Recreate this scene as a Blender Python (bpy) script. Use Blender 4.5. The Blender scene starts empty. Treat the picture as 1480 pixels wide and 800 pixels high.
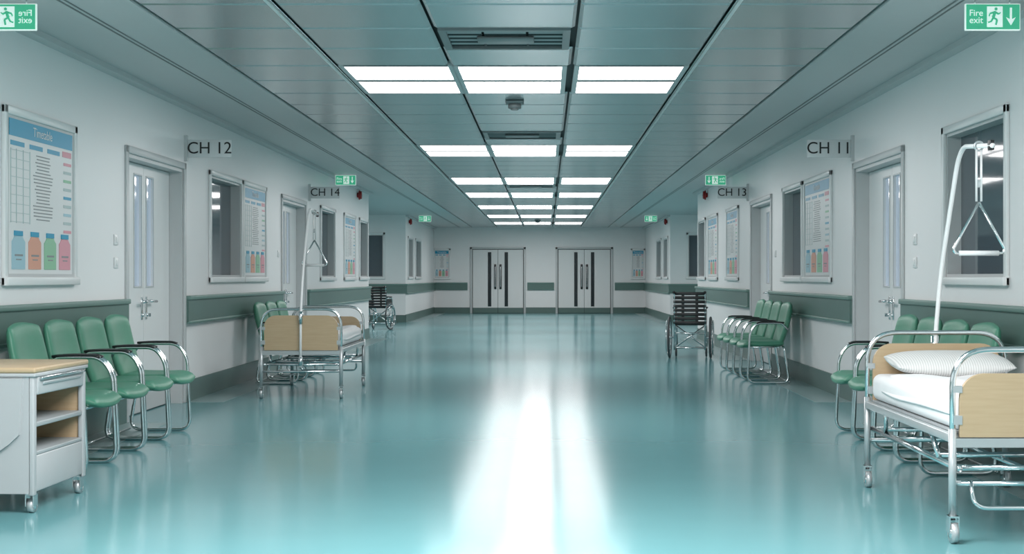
import bpy, bmesh, math, random
from mathutils import Vector, Matrix
random.seed(4)
F=2000.0; K=F/1750.0; H=1.17; CZ=2.77
XL=-3.38; XR=2.87; XL2=-3.64; XR2=3.19
D=lambda d:d*K
scene=bpy.context.scene
COL=scene.collection

# ---------------------------------------------------------------- materials
def mat(name,col,rough=.5,metal=0.0,emit=None,es=0,coat=0,spec=None,noise=0,nscale=8,bump=0,bscale=60):
    m=bpy.data.materials.new(name); m.use_nodes=True
    nt=m.node_tree; b=nt.nodes['Principled BSDF']
    b.inputs['Base Color'].default_value=(*col,1)
    b.inputs['Roughness'].default_value=rough
    b.inputs['Metallic'].default_value=metal
    if coat: b.inputs['Coat Weight'].default_value=coat; b.inputs['Coat Roughness'].default_value=.08
    if spec is not None: b.inputs['Specular IOR Level'].default_value=spec
    if emit: b.inputs['Emission Color'].default_value=(*emit,1); b.inputs['Emission Strength'].default_value=es
    if noise or bump:
        tc=nt.nodes.new('ShaderNodeTexCoord')
        if noise:
            n=nt.nodes.new('ShaderNodeTexNoise'); n.inputs['Scale'].default_value=nscale; n.inputs['Detail'].default_value=4
            nt.links.new(tc.outputs['Object'],n.inputs['Vector'])
            mx=nt.nodes.new('ShaderNodeMix'); mx.data_type='RGBA'
            mx.inputs[6].default_value=(*[c*(1-noise) for c in col],1)
            mx.inputs[7].default_value=(*[min(1,c*(1+noise)) for c in col],1)
            nt.links.new(n.outputs['Fac'],mx.inputs[0]); nt.links.new(mx.outputs[2],b.inputs['Base Color'])
        if bump:
            n2=nt.nodes.new('ShaderNodeTexNoise'); n2.inputs['Scale'].default_value=bscale
            nt.links.new(tc.outputs['Object'],n2.inputs['Vector'])
            bp=nt.nodes.new('ShaderNodeBump'); bp.inputs['Strength'].default_value=bump; bp.inputs['Distance'].default_value=.01
            nt.links.new(n2.outputs['Fac'],bp.inputs['Height']); nt.links.new(bp.outputs['Normal'],b.inputs['Normal'])
    return m
LC=(1,.965,.96)
S=1.2
M={}
M['wall']=mat('wall_paint',(.87,.86,.862),.4,noise=.015,nscale=1.5)
M['floor']=mat('teal_vinyl',(.14,.33,.352),.15,spec=.26,noise=.04,nscale=2.5)
M['border']=mat('border_vinyl',(.22,.33,.335),.3,noise=.04)
M['skirt']=mat('green_skirting',(.10,.165,.15),.35,noise=.04)
M['rail']=mat('green_rail',(.11,.19,.17),.38,noise=.04)
M['railcap']=mat('green_rail_cap',(.16,.265,.235),.35)
M['tile']=mat('metal_tile',(.60,.615,.625),.23,metal=.64,noise=.03,nscale=.8)
M['soffit']=mat('soffit_paint',(.60,.60,.605),.45,noise=.02)
M['groove']=mat('soffit_groove',(.2,.21,.21),.5)
M['dark']=mat('dark_gap',(.02,.024,.026),.6)
M['light']=mat('light_diffuser',(.9,.95,1),.4,emit=LC,es=9*S)
M['light2']=mat('light_diffuser_side',(.9,.95,1),.4,emit=LC,es=6.2*S)
M['light3']=mat('light_diffuser_near',(.9,.95,1),.4,emit=LC,es=12*S)
M['light4']=mat('light_diffuser_bright',(.9,.95,1),.4,emit=LC,es=23*S)
for k in ('light','light2','light3','light4'):
    try: M[k].cycles.emission_sampling='FRONT'
    except Exception: pass
M['white']=mat('white_gloss',(.82,.82,.82),.3,noise=.01)
M['frame']=mat('frame_grey',(.57,.58,.585),.35,noise=.02)
M['glass']=mat('window_glass',(.095,.12,.14),.04,coat=.3,spec=.5)
M['slit']=mat('door_glass',(.46,.52,.60),.05,coat=.5,emit=(.6,.75,1),es=.15)  # pale blue and faint glow stand in for the lit room behind
M['slitd']=mat('door_glass_dark',(.02,.025,.03),.1)
M['chrome']=mat('chrome',(.72,.75,.76),.14,metal=1)
M['steel']=mat('painted_steel',(.50,.53,.54),.3,metal=.5)
M['black']=mat('black_plastic',(.012,.013,.014),.35)
M['green']=mat('green_leather',(.07,.25,.165),.42,noise=.06,nscale=20,bump=.1,bscale=150)
M['wood']=mat('beech_board',(.58,.46,.30),.4)
M['sheet']=mat('white_sheet',(.80,.795,.80),.8,noise=.02,bump=.25,bscale=8)
M['pillow']=mat('pillow_fabric',(.82,.83,.82),.85)
M['cab']=mat('cabinet_grey',(.42,.44,.45),.35,noise=.02)
M['cabd']=mat('cabinet_grey_dark',(.32,.35,.36),.4)
M['vent']=mat('vent_metal',(.22,.24,.245),.4,metal=.3)
M['louver']=mat('vent_louver',(.34,.36,.365),.4,metal=.2)
M['exitg']=mat('exit_green',(.05,.40,.23),.4,emit=(.08,.55,.32),es=.45)
M['exitw']=mat('exit_white',(.85,.9,.87),.4,emit=(.85,1,.93),es=.5)
M['red']=mat('alarm_red',(.35,.02,.02),.35)
for k in ('exitg','exitw','slit'):
    try: M[k].cycles.emission_sampling='NONE'
    except Exception: pass
M['paper']=mat('poster_paper',(.80,.79,.79),.35)
M['cyan']=mat('poster_cyan',(.015,.33,.52),.35)
M['cyanl']=mat('poster_cyan_light',(.38,.58,.66),.35)
M['ptxt']=mat('poster_text',(.27,.28,.29),.4)
M['pline']=mat('poster_line',(.48,.57,.57),.4)
M['pgreen']=mat('poster_green',(.30,.56,.37),.4)
M['porange']=mat('poster_orange',(.75,.36,.26),.4)
M['ppink']=mat('poster_pink',(.77,.34,.40),.4)
M['rubber']=mat('grey_rubber',(.06,.065,.07),.5)
M['ptfe']=mat('sign_plate',(.68,.69,.695),.3)
# wood grain
nt=M['wood'].node_tree; b=nt.nodes['Principled BSDF']
tc=nt.nodes.new('ShaderNodeTexCoord'); mp=nt.nodes.new('ShaderNodeMapping'); mp.inputs['Scale'].default_value=(2,14,30)
n=nt.nodes.new('ShaderNodeTexNoise'); n.inputs['Scale'].default_value=3; n.inputs['Detail'].default_value=6
rp=nt.nodes.new('ShaderNodeValToRGB'); rp.color_ramp.elements[0].color=(.42,.305,.18,1); rp.color_ramp.elements[1].color=(.52,.39,.25,1)
nt.links.new(tc.outputs['Object'],mp.inputs[0]); nt.links.new(mp.outputs[0],n.inputs['Vector']); nt.links.new(n.outputs['Fac'],rp.inputs[0]); nt.links.new(rp.outputs[0],b.inputs['Base Color'])
# pillow stripes
nt=M['pillow'].node_tree; b=nt.nodes['Principled BSDF']
tc=nt.nodes.new('ShaderNodeTexCoord'); w=nt.nodes.new('ShaderNodeTexWave'); w.inputs['Scale'].default_value=24; w.inputs['Distortion'].default_value=.1
rp=nt.nodes.new('ShaderNodeValToRGB'); rp.color_ramp.elements[0].color=(.52,.53,.52,1); rp.color_ramp.elements[1].color=(.72,.72,.71,1)
nt.links.new(tc.outputs['Object'],w.inputs['Vector']); nt.links.new(w.outputs['Fac'],rp.inputs[0]); nt.links.new(rp.outputs[0],b.inputs['Base Color'])

# ---------------------------------------------------------------- builder
def fillet(pts,r,seg=6):
    pts=[Vector(p) for p in pts]; out=[pts[0]]
    for i in range(1,len(pts)-1):
        a,p,c=pts[i-1],pts[i],pts[i+1]
        u=(a-p); v=(c-p); rr=min(r,u.length*.49,v.length*.49)
        A=p+u.normalized()*rr; C=p+v.normalized()*rr
        for k in range(seg+1):
            t=k/seg; out.append((1-t)**2*A+2*t*(1-t)*p+t*t*C)
    out.append(pts[-1]); return out
class MB:
    def __init__(s): s.v=[];s.f=[];s.m=[];s.sm=[];s.mats=[]
    def mi(s,k):
        if k not in s.mats: s.mats.append(k)
        return s.mats.index(k)
    def add(s,vs,fs,k,smooth=False,Mx=None):
        o=len(s.v); i=s.mi(k)
        for p in vs:
            p=Vector(p); s.v.append(tuple(Mx@p if Mx else p))
        for f in fs: s.f.append([a+o for a in f]); s.m.append(i); s.sm.append(smooth)
    def box(s,x0,x1,y0,y1,z0,z1,k,Mx=None):
        vs=[(x,y,z) for x in (x0,x1) for y in (y0,y1) for z in (z0,z1)]
        s.add(vs,[(0,1,3,2),(4,6,7,5),(0,4,5,1),(2,3,7,6),(0,2,6,4),(1,5,7,3)],k,False,Mx)
    def rbox(s,x0,x1,y0,y1,z0,z1,k,r=.01,seg=2,Mx=None,smooth=True):
        bm=bmesh.new(); bmesh.ops.create_cube(bm,size=1)
        for v in bm.verts: v.co=Vector(((x0+x1)/2+v.co.x*(x1-x0),(y0+y1)/2+v.co.y*(y1-y0),(z0+z1)/2+v.co.z*(z1-z0)))
        bmesh.ops.bevel(bm,geom=bm.edges[:],offset=r,segments=seg,profile=.5,affect='EDGES')
        bm.verts.index_update()
        s.add([v.co.copy() for v in bm.verts],[[v.index for v in f.verts] for f in bm.faces],k,smooth,Mx); bm.free()
    def tube(s,path,r,k,n=8,closed=False,flat=1.0,Mx=None):
        P=[Vector(p) for p in path]; Q=[P[0]]
        for p in P[1:]:
            if (p-Q[-1]).length>1e-5: Q.append(p)
        P=Q; N=len(P)
        if closed and (P[0]-P[-1]).length<1e-5: P.pop(); N-=1
        T=[]
        for i in range(N):
            a=P[(i-1)%N] if (closed or i>0) else P[i]; c=P[(i+1)%N] if (closed or i<N-1) else P[i]
            T.append((c-a).normalized())
        up=Vector((0,0,1)) if abs(T[0].z)<.9 else Vector((0,1,0))
        nrm=T[0].cross(up).normalized(); vs=[]
        for i in range(N):
            nrm=(nrm-T[i]*nrm.dot(T[i]))
            nrm=nrm.normalized() if nrm.length>1e-6 else T[i].orthogonal().normalized()
            bn=T[i].cross(nrm)
            for j in range(n):
                a=2*math.pi*j/n; vs.append(P[i]+nrm*math.cos(a)*r+bn*math.sin(a)*r*flat)
        fs=[]
        for i in range(N if closed else N-1):
            for j in range(n):
                a=i*n+j; b2=i*n+(j+1)%n; c=((i+1)%N)*n+(j+1)%n; d=((i+1)%N)*n+j
                fs.append((a,b2,c,d))
        if not closed: fs.append(list(range(n))[::-1]); fs.append([(N-1)*n+j for j in range(n)])
        s.add(vs,fs,k,True,Mx)
    def cyl(s,a,b,r,k,n=12,Mx=None):
        s.tube([a,b],r,k,n,Mx=Mx)
    def ring(s,c,R,r,k,axis='x',n=28,m=8,Mx=None):
        c=Vector(c); P=[]
        for i in range(n):
            a=2*math.pi*i/n; u,v=R*math.cos(a),R*math.sin(a)
            P.append(c+Vector((0,u,v) if axis=='x' else (u,0,v) if axis=='y' else (u,v,0)))
        s.tube(P,r,k,m,closed=True,Mx=Mx)
    def prism(s,pts,y0,y1,k,Mx=None):   # polygon in XZ extruded along Y
        n=len(pts); vs=[(x,y0,z) for x,z in pts]+[(x,y1,z) for x,z in pts]
        fs=[list(range(n)),[n+i for i in range(n)][::-1]]+[(i,n+i,n+(i+1)%n,(i+1)%n) for i in range(n)]
        s.add(vs,fs,k,False,Mx)
    def pad(s,f,nf,t,k,N=14,c=.45,e=5,Mx=None):
        vs=[];fs=[]
        for side in (1,-1):
            o=len(vs)
            for i in range(N+1):
                for j in range(N+1):
                    u=math.sin((-1+2*i/N)*math.pi/2); v=math.sin((-1+2*j/N)*math.pi/2)
                    pr=(max(0,1-abs(u)**e)**.5)*(max(0,1-abs(v)**e)**.5)
                    u2=u*math.sqrt(1-c*v*v/2); v2=v*math.sqrt(1-c*u*u/2)
                    vs.append(Vector(f(u2,v2))+Vector(nf(u2,v2))*side*t/2*pr)
            for i in range(N):
                for j in range(N):
                    q=[o+i*(N+1)+j,o+(i+1)*(N+1)+j,o+(i+1)*(N+1)+j+1,o+i*(N+1)+j+1]
                    fs.append(q if side==1 else q[::-1])
        s.add(vs,fs,k,True,Mx)
    def text(s,body,size,loc,k,mirror=False,depth=.002,al='CENTER'):
        c=bpy.data.curves.new('t','FONT'); c.body=body; c.size=size; c.align_x=al; c.align_y='CENTER'; c.extrude=depth; c.space_line=.8
        o=bpy.data.objects.new('t',c); COL.objects.link(o); bpy.context.view_layer.update()
        me=bpy.data.meshes.new_from_object(o.evaluated_get(bpy.context.evaluated_depsgraph_get()))
        R=Matrix.Translation(loc)@Matrix.Diagonal((-1 if mirror else 1,1,1,1))@Matrix.Rotation(math.pi/2,4,'X')
        s.add([v.co.copy() for v in me.vertices],[list(p.vertices) for p in me.polygons],k,False,R)
        bpy.data.objects.remove(o); bpy.data.meshes.remove(me)
    def mesh(s,name,fixn=True):
        me=bpy.data.meshes.new(name); me.from_pydata(s.v,[],s.f)
        for k in s.mats: me.materials.append(M[k])
        me.polygons.foreach_set('material_index',s.m); me.polygons.foreach_set('use_smooth',s.sm)
        if fixn:
            bm=bmesh.new(); bm.from_mesh(me); bmesh.ops.remove_doubles(bm,verts=bm.verts,dist=1e-5)
            bmesh.ops.recalc_face_normals(bm,faces=bm.faces); bm.to_mesh(me); bm.free()
        me.update(); return me
    def obj(s,name,loc=(0,0,0),rz=0):
        return put(s.mesh(name),name,loc,rz)
def put(me,name,loc=(0,0,0),rz=0):
    o=bpy.data.objects.new(name,me); o.location=loc; o.rotation_euler=(0,0,rz); COL.objects.link(o); return o
def onwall(me,name,w,d0,z=0,d1=None):
    """local x = to the right seen from the corridor, origin at left end"""
    if w=='L': return put(me,name,(XL,D(d0),z),math.pi/2)
    if w=='R': return put(me,name,(XR,D(d1),z),-math.pi/2)
    if w=='L2': return put(me,name,(XL2,D(d0),z),math.pi/2)
    if w=='R2': return put(me,name,(XR2,D(d1),z),-math.pi/2)

# ---------------------------------------------------------------- room shell
YF=D(39.06); YB=-6.5; YN=D(23.0); YS=D(31.25); XO=8.5
b=MB(); b.box(-XO,XO,YB,YF+.2,-.1,0,'floor'); b.obj('floor')
b=MB(); b.box(-XO,XO,YB,YF+.2,CZ+.05,CZ+.15,'dark')
TX=[-2.41,-1.60,-.734,.192,1.10,1.985]
b.box(-XO,TX[0],YB,YF+.2,CZ,CZ+.05,'soffit'); b.box(TX[-1],XO,YB,YF+.2,CZ,CZ+.05,'soffit')
P=.69; row=lambda i:D(9.18+P*i)
lights=[-16,-8,0,8,15,20,26,32,38]
skip=set()
for r in lights:
    for c in (1,2,3): skip.add((r,c)); skip.add((r+1,c))
vents=[-2,6,17]
for r in vents: skip.add((r,2))
for c in range(5):
    for r in range(-24,44):
        if (r,c) in skip: continue
        g=.009; x0=TX[c]+g;x1=TX[c+1]-g;y0=row(r)+.003;y1=min(row(r+1)-.003,YF)
        if y0<YB or y1<=y0: continue
        i=.022; z=CZ; h=.014
        vs=[(x0,y0,z+h),(x1,y0,z+h),(x1,y1,z+h),(x0,y1,z+h),(x0+i,y0+i,z),(x1-i,y0+i,z),(x1-i,y1-i,z),(x0+i,y1-i,z)]
        b.add(vs,[(4,5,6,7),(0,1,5,4),(1,2,6,5),(2,3,7,6),(3,0,4,7)],'tile')
b.obj('ceiling')
# longitudinal tracks and cornices
b=MB()
for x in (TX[0]-.02,TX[-1]-.01): b.box(x,x+.03,YB,YF,CZ-.012,CZ+.0,'frame')
for x in (TX[1]-.035,TX[4]+.012): b.box(x,x+.022,YB,YF,CZ-.006,CZ+.01,'white')
for x in (TX[0]-.42,TX[-1]+.38):
    b.box(x,x+.012,YB,YF,CZ-.004,CZ,'groove'); b.box(x+.04,x+.05,YB,YF,CZ-.004,CZ,'groove')
b.obj('trim_1')
b=MB()
for (x0,x1) in ((XL,XL+.09),(XR-.09,XR)):
    b.box(x0,x1,YB,YN,CZ-.04,CZ,'soffit')
for (x0,x1) in ((XL2,XL2+.09),(XR2-.09,XR2)):
    b.box(x0,x1,YS,YF,CZ-.04,CZ,'soffit')
b.obj('trim_2')

DZ=2.17
def wall(name,axis,a,t,lo,hi,ops):
    b=MB(); ops=sorted(ops)
    def bx(y0,y1,z0,z1):
        if y1-y0<1e-4 or z1-z0<1e-4: return
        if axis=='x': b.box(min(a,a+t),max(a,a+t),y0,y1,z0,z1,'wall')
        else: b.box(y0,y1,min(a,a+t),max(a,a+t),z0,z1,'wall')
    c=lo
    for (o0,o1,z0,z1) in ops:
        bx(c,o0,0,CZ+.04); bx(o0,o1,0,z0); bx(o0,o1,z1,CZ+.04); c=o1
    bx(c,hi,0,CZ+.04); return b.obj(name)
WZ0,WZ1=1.17,2.19
doors=[(9.75,11.25),(15.45,16.95)]
Lwin=[(12.15,13.35),(18.1,19.25),(21.85,22.8)]
Lpos=[(7.55,8.62),(13.48,14.5),(20.2,21.3)]
Rwin=[(7.55,8.69),(13.57,14.62),(21.85,22.8)]
Rpos=[(12.2,13.4),(18.1,19.2),(20.3,21.4)]
ops=lambda wins:[(D(a),D(c),0,DZ) for a,c in doors]+[(D(a),D(c),WZ0,WZ1) for a,c in wins]
wall('wall_left','x',XL,-.22,YB,YN,ops(Lwin))
wall('wall_right','x',XR,.22,YB,YN,ops(Rwin))
L2win=[(31.8,32.9),(33.6,35.0)]
wall('wall_left_far','x',XL2,-.22,YS,YF,[(D(a),D(c),WZ0,WZ1) for a,c in L2win])
wall('wall_right_far','x',XR2,.22,YS,YF,[(D(a),D(c),WZ0,WZ1) for a,c in L2win])
wall('wall_left_recess','y',YS,.2,-XO,XL2-.22,[(-6.0,-4.22,WZ0,2.26)])
wall('wall_right_recess','y',YS,.2,XR2+.22,XO,[(3.66,5.4,WZ0,2.26)])
wall('wall_left_return','y',YN,-.2,-XO,XL-.22,[])
wall('wall_right_return','y',YN,-.2,XR+.22,XO,[])
wall('wall_left_end','x',-XO,-.2,YN-.2,YS+.2,[])
wall('wall_right_end','x',XO,.2,YN-.2,YS+.2,[])
FD=[(-2.40,-.74),(.36,2.07)]
wall('wall_back','y',YF,.2,XL2-.22,XR2+.22,[(a,c,0,2.07) for a,c in FD])
wall('wall_front','y',YB,-.2,XL-.22,XR+.22,[])

# skirting / handrails
def skirt(b,x0,x1,y0,y1,face):
    t=.018
    if face=='L': b.box(x0,x0+t,y0,y1,0,.2,'skirt'); b.box(x0+t,x0+.36,y0,y1,0,.0025,'border')
    if face=='R': b.box(x0-t,x0,y0,y1,0,.2,'skirt'); b.box(x0-.36,x0-t,y0,y1,0,.0025,'border')
    if face=='F': b.box(x0,x1,y0-t,y0,0,.19,'skirt')
def rail(b,x,y0,y1,sg):
    e=.06*sg
    a,c=sorted((x,x+e*.7)); b.box(a,c,y0,y1,.75,.955,'rail')
    a,c=sorted((x,x+e)); b.rbox(a,c,y0,y1,.955,.995,'railcap',.008)
    b.rbox(a,c,y0,y1,.735,.76,'railcap',.006)
for nm,x,f,sg,x2 in (('left',XL,'L',1,XL2),('right',XR,'R',-1,XR2)):
    b=MB(); c=YB
    for a,e in doors: skirt(b,x,x,c,D(a)-.06,f); c=D(e)+.06
    skirt(b,x,x,c,YN,f); skirt(b,x2,x2,YS,YF,f)
    if f=='L': skirt(b,-XO,XL2,YS,YS,'F')
    else: skirt(b,XR2,XO,YS,YS,'F')
    b.obj('baseboard_'+nm)
    b=MB()
    rail(b,x,YB,D(9.68),sg); rail(b,x,D(11.3),D(15.38),sg); rail(b,x,D(17.05),YN,sg); rail(b,x2,YS,YF,sg)
    if f=='L': b.box(-XO,XL2+.04,YS-.045,YS,.75,.955,'rail'); b.rbox(-XO,XL2+.06,YS-.06,YS,.955,.995,'railcap',.008)
    else: b.box(XR2-.04,XO,YS-.045,YS,.75,.955,'rail'); b.rbox(XR2-.06,XO,YS-.06,YS,.955,.995,'railcap',.008)
    b.obj('trim_rail_'+nm)
b=MB()
for a,c in ((XL2,-2.46),(-.68,.30),(2.13,XR2)): skirt(b,a,c,YF,YF,'F')
b.obj('baseboard_back')
b=MB()
for a,c in ((XL2,-2.55),(-.62,.24),(2.2,XR2)):
    b.box(a,c,YF-.045,YF,.75,.955,'rail'); b.rbox(a,c,YF-.06,YF,.955,.995,'railcap',.008)
b.obj('trim_rail_back')

# ---------------------------------------------------------------- windows / posters / doors
def casing(b,w,z0,z1,fw=.055,pr=.025,dp=.0,sill=True,k='white'):
    b.rbox(-fw,0,-pr,dp,z0-fw,z1+fw,k,.006); b.rbox(w,w+fw,-pr,dp,z0-fw,z1+fw,k,.006)
    b.rbox(-fw,w+fw,-pr,dp,z1,z1+fw,k,.006); b.rbox(-fw,w+fw,-pr-(.02 if sill else 0),dp,z0-fw,z0,k,.006)
def mk_window(w,z0=WZ0,z1=WZ1):
    b=MB(); casing(b,w,z0,z1,dp=.0)
    t=.02
    b.box(0,t,0,.12,z0,z1,'frame');b.box(w-t,w,0,.12,z0,z1,'frame');b.box(t,w-t,0,.12,z1-t,z1,'frame');b.box(t,w-t,0,.12,z0,z0+t,'frame')
    b.box(t,w-t,.10,.11,z0+t,z1-t,'glass'); return b.mesh('window')
n=[0]
def addwin(w,a,c):
    n[0]+=1; onwall(mk_window(D(c)-D(a)),'window_%d'%n[0],w,a,0,c)
for a,c in Lwin: addwin('L',a,c)
for a,c in Rwin: addwin('R',a,c)
for a,c in L2win: addwin('L2',a,c); addwin('R2',a,c)
for x0,x1 in ((-6.0,-4.22),(3.66,5.4)):
    n[0]+=1; put(mk_window(x1-x0,WZ0,2.26),'window_%d'%n[0],(x0,YS,0))

def bottle(b,x,z,w,h,k):
    y0,y1=-.018,-.014
    pts=[(x-w/2,z),(x+w/2,z),(x+w/2,z+h*.72),(x+w*.36,z+h*.8),(x+w*.30,z+h*.86),(x-w*.30,z+h*.86),(x-w*.36,z+h*.8),(x-w/2,z+h*.72)]
    b.prism(pts,y0,y1,k); b.box(x-w*.32,x+w*.32,y0-.001,y1,z+h*.87,z+h,'cyan')
    b.box(x-w*.3,x+w*.3,y0-.0015,y1,z+h*.34,z+h*.39,'ptxt'); b.box(x-w*.2,x+w*.2,y0-.0015,y1,z+h*.24,z+h*.27,'ptxt')
def mk_poster(w,z0=WZ0,z1=WZ1,title=True):
    b=MB(); casing(b,w,z0,z1)
    b.box(0,w,-.012,0,z0,z1,'frame'); m=.03*w
    h=z1-z0; X=lambda u:m+u*(w-2*m); Z=lambda v:z0+.02+v*(h-.04)
    def q(u0,u1,v0,v1,k,y=-.016): b.box(X(u0),X(u1),y,-.011,Z(v0),Z(v1),k)
    q(0,1,0,1,'paper',-.0135)
    q(0,1,.89,1,'cyan')
    if title: b.text('Timetable',.085*h,(X(.5),-.0175,Z(.945)),'paper',depth=.0005)
    q(.02,.22,.83,.86,'cyan'); q(.30,.5,.83,.86,'cyan'); q(.58,.78,.83,.86,'cyan'); q(.83,.98,.83,.87,'ppink')
    for i in range(9):
        q(.02,.30,.80-.058*i,.803-.058*i,'pline')
        q(.85,.98,.77-.06*i,.79-.06*i,['ppink','cyanl','pgreen','ppink','cyan'][i%5] if i%2==0 else 'pline')
    for u in (.02,.10,.2,.30): q(u,u+.006,.33,.81,'pline')
    for i in range(20):
        a=.5-random.uniform(.08,.15); q(a,1-a+.02,.79-.0225*i,.797-.0225*i,'ptxt')
    for i,k in enumerate(['cyanl','porange','pgreen','ppink']):
        bottle(b,X(.13+.245*i),Z(.03),.19*(w-2*m),.24*h,k)
    return b.mesh('wall_poster')
for a,c in Lpos: onwall(mk_poster(D(c)-D(a)),'framed_wall_poster','L',a,0,c)
for a,c in Rpos: onwall(mk_poster(D(c)-D(a)),'framed_wall_poster','R',a,0,c)
put(mk_poster(.46,1.15,2.03),'framed_wall_poster',(XL2+.03,YF,0)); put(mk_poster(.36,1.15,2.03),'framed_wall_poster',(XR2-.42,YF,0))

def mk_door(w):
    b=MB(); h=DZ
    b.rbox(-.06,0,-.02,.0,0,h+.06,'frame',.005); b.rbox(w,w+.06,-.02,0,0,h+.06,'frame',.005); b.rbox(-.06,w+.06,-.02,0,h,h+.06,'frame',.005)
    b.box(0,.03,0,.18,0,h,'frame'); b.box(w-.03,w,0,.18,0,h,'frame'); b.box(.03,w-.03,0,.18,h-.03,h,'frame')
    c=w*.51
    for x0,x1,sx in ((.035,c-.003,1),(c+.003,w-.035,-1)):
        y0,y1=.12,.165
        s0,s1=((x1-.28,x1-.07) if sx==1 else (x0+.07,x0+.28))
        z0,z1=1.09,2.04
        b.box(x0,s0,y0,y1,.008,h-.035,'white');b.box(s1,x1,y0,y1,.008,h-.035,'white')
        b.box(s0,s1,y0,y1,.008,z0,'white');b.box(s0,s1,y0,y1,z1,h-.035,'white')
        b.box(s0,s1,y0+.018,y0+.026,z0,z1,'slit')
        for (a,e,f,g) in ((s0-.012,s0,z0-.012,z1+.012),(s1,s1+.012,z0-.012,z1+.012),(s0,s1,z1,z1+.012),(s0,s1,z0-.012,z0)):
            b.box(a,e,y0-.006,y0,f,g,'frame')
        hx=x1-.06 if sx==1 else x0+.06
        b.rbox(hx-.022,hx+.022,y0-.008,y0,.80,1.0,'chrome',.004)
        b.tube(fillet([(hx,y0,.96),(hx,y0-.055,.96),(hx-sx*.15,y0-.055,.955)],.02),.012,'chrome')
        b.cyl((hx,y0-.02,.84),(hx,y0,.84),.014,'chrome')
        b.box(hx-.004,hx+.004,y0-.045,y0-.02,.825,.855,'chrome'); 
    b.box(.035,w-.035,.115,.12,.01,.22,'frame')
    return b.mesh('door')
for i,(a,c) in enumerate(doors):
    me=mk_door(D(c)-D(a)); onwall(me,'door_%d'%(2*i+1),'L',a,0,c); onwall(me,'door_%d'%(2*i+2),'R',a,0,c)
def mk_fdoor(w):
    b=MB(); h=2.07
    b.rbox(-.07,0,-.03,.0,0,h+.06,'frame',.005); b.rbox(w,w+.07,-.03,0,0,h+.06,'frame',.005); b.rbox(-.07,w+.07,-.03,0,h,h+.06,'frame',.005)
    b.box(0,w,.06,.09,0,h,'dark')
    c=w/2
    for x0,x1,sx in ((.02,c-.006,1),(c+.006,w-.02,-1)):
        b.box(x0,x1,.03,.07,.18,h-.02,'white'); b.box(x0,x1,.025,.07,.01,.18,'skirt')
        g=c-sx*.27; b.box(g-.055,g+.055,.022,.03,.22,1.97,'slitd')
        g=c-sx*.085; b.rbox(g-.035,g+.035,.0,.03,.78,1.58,'black',.008); b.tube(fillet([(g,.0,.85),(g,-.06,.85),(g,-.06,1.5),(g,.0,1.5)],.03),.014,'chrome')
    return b.mesh('door')
for i,(a,c) in enumerate(FD): put(mk_fdoor(c-a),'door_%d'%(5+i),(a,YF,0))

# ---------------------------------------------------------------- ceiling fittings
def mk_panel(k):
    b=MB(); w=.79
    for y0,y1 in ((.03,D(P)-.055),(D(P)+.055,D(2*P)-.03)):
        x0,x1=.04,.04+w; z0,z1=.002,.04
        vs=[(x,y,z) for x in (x0,x1) for y in (y0,y1) for z in (z0,z1)]
        b.add(vs,[(0,1,3,2),(4,6,7,5),(0,4,5,1),(2,3,7,6),(1,5,7,3)],'frame')
        b.add([(x0,y0,z0),(x0,y1,z0),(x1,y1,z0),(x1,y0,z0)],[(0,1,2,3)],k)   # diffuser faces down
    e=.83
    b.box(.0,.04,0,D(2*P),-.004,.04,'frame');b.box(e,e+.04,0,D(2*P),-.004,.04,'frame')
    for y0,y1 in ((0,.03),(D(P)-.055,D(P)+.055),(D(2*P)-.03,D(2*P))): b.box(.04,e,y0,y1,-.004,.04,'vent')
    return b.mesh('ceiling_light_panel',False)
for r in lights:
    for c in (1,2,3):
        k='light4' if r<0 else (('light3' if r<=8 else 'light') if c==2 else 'light2')
        put(mk_panel(k),'ceiling_light_panel',(TX[c]+.02,row(r),CZ))
for x in (-5.6,4.8): put(mk_panel('light4'),'ceiling_light_panel',(x,D(26.2),CZ-.045))  # unseen panels added in the side halls to brighten the recess walls
b=MB(); w=.86;l=D(P)-.02
b.box(0,w,0,l,.02,.03,'dark')
for x0,x1,y0,y1 in ((0,w,0,.05),(0,w,l-.05,l),(0,.05,.05,l-.05),(w-.05,w,.05,l-.05)): b.box(x0,x1,y0,y1,-.012,.02,'vent')
for i in range(9):
    y=.07+i*(l-.14)/9
    for x0,x1 in ((.05,w*.32),(w*.34,w*.66),(w*.68,w-.05)):
        b.add([(x0,y,.016),(x1,y,.016),(x1,y+.035,-.002),(x0,y+.035,-.002)],[(0,1,2,3)],'louver' if i%2 else 'dark')
b.rbox(w*.28,w*.72,l*.35,l*.6,-.022,.0,'vent',.005)
vm=b.mesh('air_vent')
for r in vents: put(vm,'ceiling_air_vent',(TX[2]+.03,row(r)+.01,CZ))
b=MB(); b.rbox(-.085,.085,-.085,.085,-.03,0,'vent',.015); b.cyl((0,0,-.03),(0,0,-.07),.06,'vent',20); b.cyl((0,0,-.07),(0,0,-.085),.035,'vent',16)
sm=b.mesh('smoke_detector')
put(sm,'smoke_detector',(-.29,D(11.0),CZ)); put(sm,'smoke_detector',(-.25,D(34.0),CZ)) 

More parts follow.
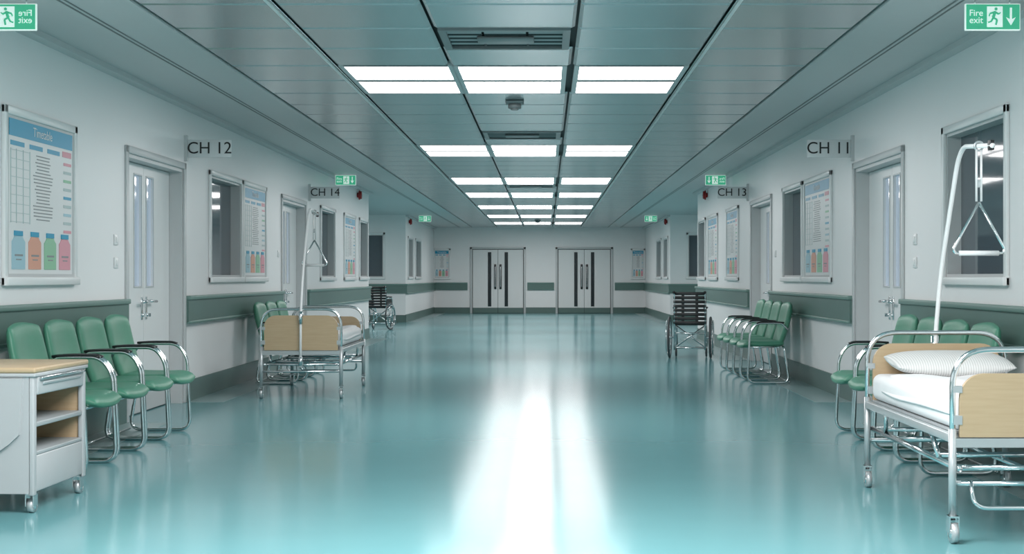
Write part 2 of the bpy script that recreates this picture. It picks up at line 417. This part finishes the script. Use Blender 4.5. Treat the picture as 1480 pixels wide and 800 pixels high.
# exit signs
def mk_exit(mir):
    b=MB(); w=.32;h=.155; S=-1 if mir else 1
    b.rbox(-w/2,w/2,0,.02,0,h,'exitw',.004)
    def q(x0,x1,z0,z1,k,y=-.004):
        a,c=sorted((S*x0,S*x1)); b.box(a,c,y,.001,z0,z1,k)
    q(-w/2+.006,w/2-.006,.006,h-.006,'exitg',-.003)
    b.text('Fire\nexit',.052,(S*-.098,-.005,h*.5),'exitw',mirror=mir,depth=.001)
    q(-.035,.055,.018,h-.018,'exitw',-.005)
    y=-.007
    def st(x0,z0,x1,z1,r=.006): b.tube([(S*x0,-.006,z0),(S*x1,-.006,z1)],r,'exitg',6,flat=1)
    b.cyl((S*.016,-.004,.122),(S*.016,-.008,.122),.009,'exitg')
    st(.012,.108,.0,.072,.009); st(.010,.104,.032,.092); st(.032,.092,.042,.102,.004); st(.008,.104,-.018,.096); st(-.018,.096,-.024,.08,.004)
    st(.0,.072,.022,.06); st(.022,.06,.016,.03); st(.0,.072,-.012,.05); st(-.012,.05,-.03,.044,.005)
    q(.097,.109,.06,.13,'exitw',-.005); b.prism([(S*.075,.075),(S*.103,.028),(S*.131,.075),(S*.103,.060)],-.005,.001,'exitw')
    for x in (-.1,.1): b.cyl((x,.01,h),(x,.01,h+.02),.004,'chrome')
    return b.mesh('fire_exit_sign')
en,em=mk_exit(False),mk_exit(True)
zt=CZ-.155-.02
for d,xl,xr,a,c in ((7.0,-3.11,2.58,em,en),(18.8,-3.12,2.625,en,em),(31.25,-3.14,2.69,en,em)):
    put(a,'fire_exit_sign',(xl,D(d),zt)); put(c,'fire_exit_sign',(xr,D(d),zt))
# room signs
def chsign(txt,side,d):
    b=MB(); s=1 if side=='L' else -1; x=XL if s==1 else XR
    a,c=sorted((0,s*.03)); b.box(a,c,-.02,.02,2.25,2.49,'frame')
    a,c=sorted((s*.03,s*.44)); b.rbox(a,c,-.006,.006,2.285,2.45,'ptfe',.003)
    b.text(txt,.155,(s*.235,-.0075,2.368),'black',depth=.001)
    b.obj('room_number_sign',(x,D(d),0))
chsign('CH 12','L',11.3);chsign('CH 11','R',11.3);chsign('CH 14','L',17.2);chsign('CH 13','R',17.2)
# fire alarm bells
def bell(x,d,s,z=2.63):
    b=MB(); b.cyl((0,0,0),(s*.03,0,0),.045,'red',16); b.cyl((s*.03,0,0),(s*.05,0,0),.085,'red',24); b.cyl((s*.05,0,0),(s*.08,0,0),.07,'red',24); b.cyl((s*.08,0,0),(s*.09,0,0),.015,'chrome')
    b.obj('fire_alarm_bell',(x+s*.001,D(d),z))
bell(XL,21.6,1);bell(XR,21.6,-1);bell(XL2,32,1);bell(XR2,32,-1)
# switches
def sw(w,d,z):
    b=MB(); b.rbox(0,.085,-.012,0,0,.085,'white',.004); b.rbox(.025,.06,-.018,-.01,.02,.065,'white',.003); onwall(b.mesh('light_switch'),'light_switch',w,d,z,d)
for w in 'LR':
    for d in (9.45,):
        sw(w,d,1.42); sw(w,d,1.24)
    sw(w,15.2,1.42)

# ---------------------------------------------------------------- chairs
def mk_chair():
    b=MB(); W=.275
    b.pad(lambda u,v:(.42+.25*u,.268*v,.435+.012*u*u-.01*(1-v*v)+(.0 if u<.5 else -.04*(u-.5)**2*4)),lambda u,v:(0,0,1),.075,'green',c=.35,e=8)
    def bf(u,v):
        t=(v+1)/2
        return (.225-.13*t+.03*u*u-.02*math.sin(t*math.pi), .275*u*(.94+.06*t), .40+.495*t)
    b.pad(bf,lambda u,v:(.96,0,.26),.065,'green',c=.42,e=8)
    for s in (1,-1):
        y=s*W
        p=fillet([(.17,y,.60),(.22,y,.665),(.50,y,.665),(.575,y,.56),(.60,y,.013),(.14,y,.013),(.20,y,.40),(.20,s*.2,.405)],.09,7)
        b.tube(p,.0125,'chrome')
        b.tube(fillet([(.17,y,.60),(.15,s*.24,.60)],.02),.0115,'chrome')
        b.tube(fillet([(.20,y,.670),(.3,y,.677),(.46,y,.676),(.50,y,.665)],.05),.019,'black',8,flat=.5)
        b.tube([(.585,y,.40),(.3,y*.9,.405)],.010,'chrome')
    b.cyl((.585,-W,.395),(.585,W,.395),.010,'chrome'); b.cyl((.26,-W,.40),(.26,W,.40),.010,'chrome')
    b.cyl((.14,-W,.02),(.14,W,.02),.009,'chrome')
    return b.mesh('waiting_chair')
cm=mk_chair()
ds=[7.38,7.91,8.44,8.97]
for d in ds+[13.45,13.98,14.51]:
    put(cm,'waiting_chair',(XL+.07,D(d),0),0)
for d in ds+[13.5,14.03,14.56,15.09]:
    put(cm,'waiting_chair',(XR-.07,D(d),0),math.pi)

# ---------------------------------------------------------------- beds
def caster(b,x,y,zt,r=.045):
    b.cyl((x,y,zt),(x,y,r*2+.02),.013,'chrome')
    b.box(x-.022,x-.017,y-.02,y+.03,r,r*2+.03,'chrome'); b.box(x+.017,x+.022,y-.02,y+.03,r,r*2+.03,'chrome'); b.box(x-.022,x+.022,y-.02,y+.03,r*2+.022,r*2+.03,'chrome')
    b.cyl((x-.014,y+.015,r),(x+.014,y+.015,r),r,'steel',18); b.cyl((x-.018,y+.015,r),(x+.018,y+.015,r),r*.5,'chrome',12)
def mk_bed(L,W=.77):
    b=MB(); w=W/2
    for s in (1,-1):
        b.rbox(s*w-.015,s*w+.015,0,L,.44,.48,'steel',.005)
        b.tube([(s*(w-.03),.0,.325),(s*(w-.03),L,.325)],.016,'chrome')
        b.cyl((s*(w-.03),.3,.325),(s*(w-.01),.38,.45),.012,'chrome'); b.cyl((s*(w-.03),L-.3,.325),(s*(w-.01),L-.38,.45),.012,'chrome')
    for y in (.03,L*.33,L*.66,L-.03): b.box(-w,w,y-.015,y+.015,.445,.475,'steel')
    for y in (.04,L*.3,L*.7,L-.04): b.cyl((-w+.03,y,.325),(w-.03,y,.325),.013,'chrome')
    b.box(-w+.02,w-.02,.03,L-.03,.478,.488,'cabd')
    b.cyl((0,.2,.3),(0,L-.2,.3),.012,'chrome')
    for y,zt,bz in ((0,.86,.80),(L,.85,.745)):
        s=-1 if y==0 else 1
        b.tube(fillet([(-w,y,.10),(-w,y,zt),(w,y,zt),(w,y,.10)],.17,10),.0135,'chrome')
        for sx in (1,-1): caster(b,sx*w,y,.2); b.cyl((sx*w,y,.12),(sx*w,y,.50),.018,'steel')
        r=.11; pts=[(-w+.03,.465),(w-.03,.465)]
        for k in range(9):
            a=math.pi/2*k/8; pts.append((w-.03-r+r*math.cos(a),bz-r+r*math.sin(a)))
        for k in range(9):
            a=math.pi/2+math.pi/2*k/8; pts.append((-w+.03+r+r*math.cos(a),bz-r+r*math.sin(a)))
        b.prism(pts,y-.011,y+.011,'wood')
        for sx in (1,-1): b.box(sx*(w-.02)-.02,sx*(w-.02)+.02,y-.013,y+.013,.52,.56,'steel'); b.box(sx*(w-.02)-.02,sx*(w-.02)+.02,y-.013,y+.013,.66,.69,'steel')
        b.box(-w,w,y-.015,y+.015,.42,.46,'steel')
    b.tube(fillet([(-w+.08,L,.27),(-w+.08,L+.05,.16),(w-.08,L+.05,.16),(w-.08,L,.27)],.06),.010,'chrome')
    b.cyl((-w,L,.26),(w,L,.26),.011,'chrome'); b.cyl((-w,0,.26),(w,0,.26),.011,'chrome')
    b.rbox(-w+.015,w-.015,.03,L-.03,.488,.635,'sheet',.045,5)
    b.pad(lambda u,v:((w-.005)*u,L*.56+(L*.40)*v,.634+.008*math.sin(7*u+3*v)-.09*max(0,abs(u)-.86)/.14),lambda u,v:(0,0,1),.035,'sheet',N=24,c=.08,e=10)
    b.pad(lambda u,v:(.32*u,.235+.19*v,.70-.02*v+.01*u*u),lambda u,v:(0,-.1,1),.13,'pillow',N=20,c=.15,e=2.6)
    b.tube(fillet([(0,-.03,.30),(0,-.03,.80),(0,.09,1.2),(0,.40,1.78),(0,.50,1.85),(0,.98,1.81)],.14,8),.0125,'white',10)
    b.cyl((0,-.03,.72),(0,-.03,.84),.022,'chrome'); b.cyl((0,-.03,.32),(0,-.03,.40),.022,'chrome')
    b.box(-.02,.02,-.03,.0,.32,.34,'steel'); b.box(-.02,.02,-.03,.0,.74,.78,'steel')
    b.rbox(-.012,.012,.93,.97,1.79,1.84,'black',.004)
    y=.76
    b.ring((0,y,1.828),.022,.006,'steel','y',14,6)
    b.tube([(-.012,y,1.81),(-.012,y,1.55)],.006,'ptfe',6,flat=2); b.tube([(.012,y,1.81),(.012,y,1.55)],.006,'ptfe',6,flat=2)
    b.rbox(-.016,.016,y-.008,y+.008,1.62,1.66,'steel',.003)
    b.tube(fillet([(0,y,1.545),(-.13,y,1.31),(-.12,y,1.29),(.12,y,1.29),(.13,y,1.31),(0,y,1.545)],.02),.0075,'chrome')
    b.tube([(-.10,y,1.29),(.10,y,1.29)],.013,'ptfe')
    return b.mesh('hospital_bed')
bm_=mk_bed(1.62)
put(bm_,'hospital_bed',(-2.365,F/150.0,0),0)
put(bm_,'hospital_bed',(2.175,F/324.0+1.55,0),math.pi)

# ---------------------------------------------------------------- bedside cabinet
b=MB()
x0,x1=-.66,0; y0,y1=0,.70; zb,zt=.10,.695
t=.02
b.box(x0,x1-.02,y0,y0+t,zb,zt,'cab'); b.box(x0,x1-.02,y1-t,y1,zb,zt,'cab'); b.box(x0,x0+t,y0+t,y1-t,zb,zt,'cab')
b.box(x0+t,x1-.02,y0+t,y1-t,zb,zb+.02,'cab')
b.box(x0+t,x1-.02,y0+t,y1-t,zt-.02,zt,'cab')
b.box(x0+t,x1-.03,y0+t,y1-t,.585,.60,'cab')
for y in (y0,y1-.04): b.rbox(x1-.03,x1+.0,y,y+.04,zb-.01,zt,'cab',.006)
b.box(x1-.3,x1-.285,y0+t,y1-t,.30,.585,'wood'); b.box(x1-.285,x1-.03,y0+t,y0+t+.008,.30,.585,'wood'); b.box(x1-.285,x1-.03,y1-t-.008,y1-t,.30,.585,'wood')
b.rbox(x1-.3,x1-.005,y0+.04,y1-.04,.425,.45,'cabd',.005)
b.rbox(x1-.3,x1-.005,y0+.04,y1-.04,.285,.305,'cabd',.005)
b.rbox(x1-.03,x1-.004,y0+.042,y1-.042,zb+.005,.285,'cab',.006)
b.rbox(x1-.03,x1+.004,y0+.042,y1-.042,.585,.685,'cab',.008)
b.rbox(x1+.004,x1+.022,y0+.06,y1-.06,.66,.675,'chrome',.004)
b.rbox(x1-.0,x1+.012,y0+.1,y1-.1,.632,.648,'steel',.004)
b.rbox(x0-.01,x1+.012,y0-.012,y1+.012,zt,zt+.028,'wood',.01,3)
b.rbox(x0,x1+.01,y0-.008,y1+.008,zt-.018,zt,'cab',.004)
# end panel toward viewer with curved lower edge
pts=[(x1-.05,.67),(x0,.67),(x0,.30)]
for k in range(13):
    u=k/12; pts.append((x0+u*(x1-.05-x0)*.97,.30-.03*math.sin(u*math.pi*.6)+.12*max(0,(u-.6)/.4)**2))
b.prism(pts,y0-.02,y0,'cab')
for x in (x0+.05,x1-.03):
    for y in (y0+.04,y1-.04): caster(b,x,y,.10,.035)
b.obj('bedside_cabinet',(-2.53,F/293.0,0),math.radians(-2))

# ---------------------------------------------------------------- wheelchairs
def mk_wc():
    b=MB(); w=.22
    for s in (1,-1):
        X=s*w; xw=s*(w+.075)
        b.ring((xw,.06,.30),.285,.017,'rubber','x',36,8); b.ring((xw,.06,.30),.265,.009,'chrome','x',36,6); b.ring((xw+s*.035,.06,.30),.245,.008,'chrome','x',36,6)
        b.cyl((xw-.03,.06,.30),(xw+.03,.06,.30),.028,'chrome',14)
        for i in range(16):
            a=2*math.pi*i/16; b.cyl((xw,.06,.30),(xw,.06+.265*math.cos(a),.30+.265*math.sin(a)),.0025,'chrome',5)
        for i in range(4):
            a=2*math.pi*(i+.5)/4; b.cyl((xw,.06+.265*math.cos(a),.30+.265*math.sin(a)),(xw+s*.035,.06+.245*math.cos(a),.30+.245*math.sin(a)),.005,'chrome',5)
        b.cyl((X,.06,.30),(xw,.06,.30),.014,'chrome')
        b.tube(fillet([(X,-.11,.95),(X,-.02,.95),(X,0,.87),(X,0,.12)],.05),.0125,'chrome'); b.tube([(X,-.13,.95),(X,-.03,.95)],.02,'black')
        b.tube(fillet([(X,0,.70),(X,.36,.70),(X,.40,.64),(X,.40,.12)],.06),.0125,'chrome'); b.rbox(X-.028,X+.028,.03,.34,.71,.74,'black',.012)
        b.tube([(X,0,.47),(X,.42,.48)],.0125,'chrome'); b.tube([(X,0,.15),(X,.42,.15)],.0125,'chrome')
        b.box(X-.004,X+.004,.03,.37,.49,.68,'black')
        b.tube(fillet([(X,.40,.48),(X,.50,.46),(X,.62,.14)],.06),.012,'chrome'); b.rbox(min(X,X-s*.17),max(X,X-s*.17),.56,.70,.12,.135,'black',.005)
        b.cyl((X,.40,.15),(X,.40,.10),.014,'chrome'); b.ring((X,.37,.07),.055,.014,'rubber','x',20,8); b.cyl((X-.012,.37,.07),(X+.012,.37,.07),.045,'steel',14)
    b.tube([(-w,.15,.15),(w,.18,.47)],.012,'chrome'); b.tube([(w,.15,.15),(-w,.18,.47)],.012,'chrome')
    b.cyl((-w,0,.36),(w,0,.36),.011,'chrome'); b.cyl((-w,0,.15),(w,0,.15),.011,'chrome')
    for i in range(8):
        z=.49+i*.06; b.rbox(-w-.015,w+.015,-.012,.008,z,z+.044,'black',.006)
    for x in (-.1,.1): b.box(x-.02,x+.02,.004,.012,.5,.93,'black')
    b.rbox(-w,w,.0,.42,.475,.505,'black',.012)
    return b.mesh('wheelchair')
wm=mk_wc()
put(wm,'wheelchair',(2.06,F/101.0+.1,.0),math.radians(-9))
put(wm,'wheelchair',(-3.78,F/65.0,.0),math.radians(-14))

# ---------------------------------------------------------------- camera, world
cam=bpy.data.cameras.new('cam'); co=bpy.data.objects.new('camera',cam); COL.objects.link(co)
cam.sensor_width=36; cam.lens=F/1480*36; cam.shift_x=-50/1480; cam.shift_y=0; co.location=(0,0,H); co.rotation_euler=(math.pi/2,0,0); cam.clip_end=200
scene.camera=co
w=bpy.data.worlds.new('world'); scene.world=w; w.use_nodes=True; w.node_tree.nodes['Background'].inputs[0].default_value=(.5,.55,.6,1); w.node_tree.nodes['Background'].inputs[1].default_value=.3
scene.view_settings.view_transform='Standard'
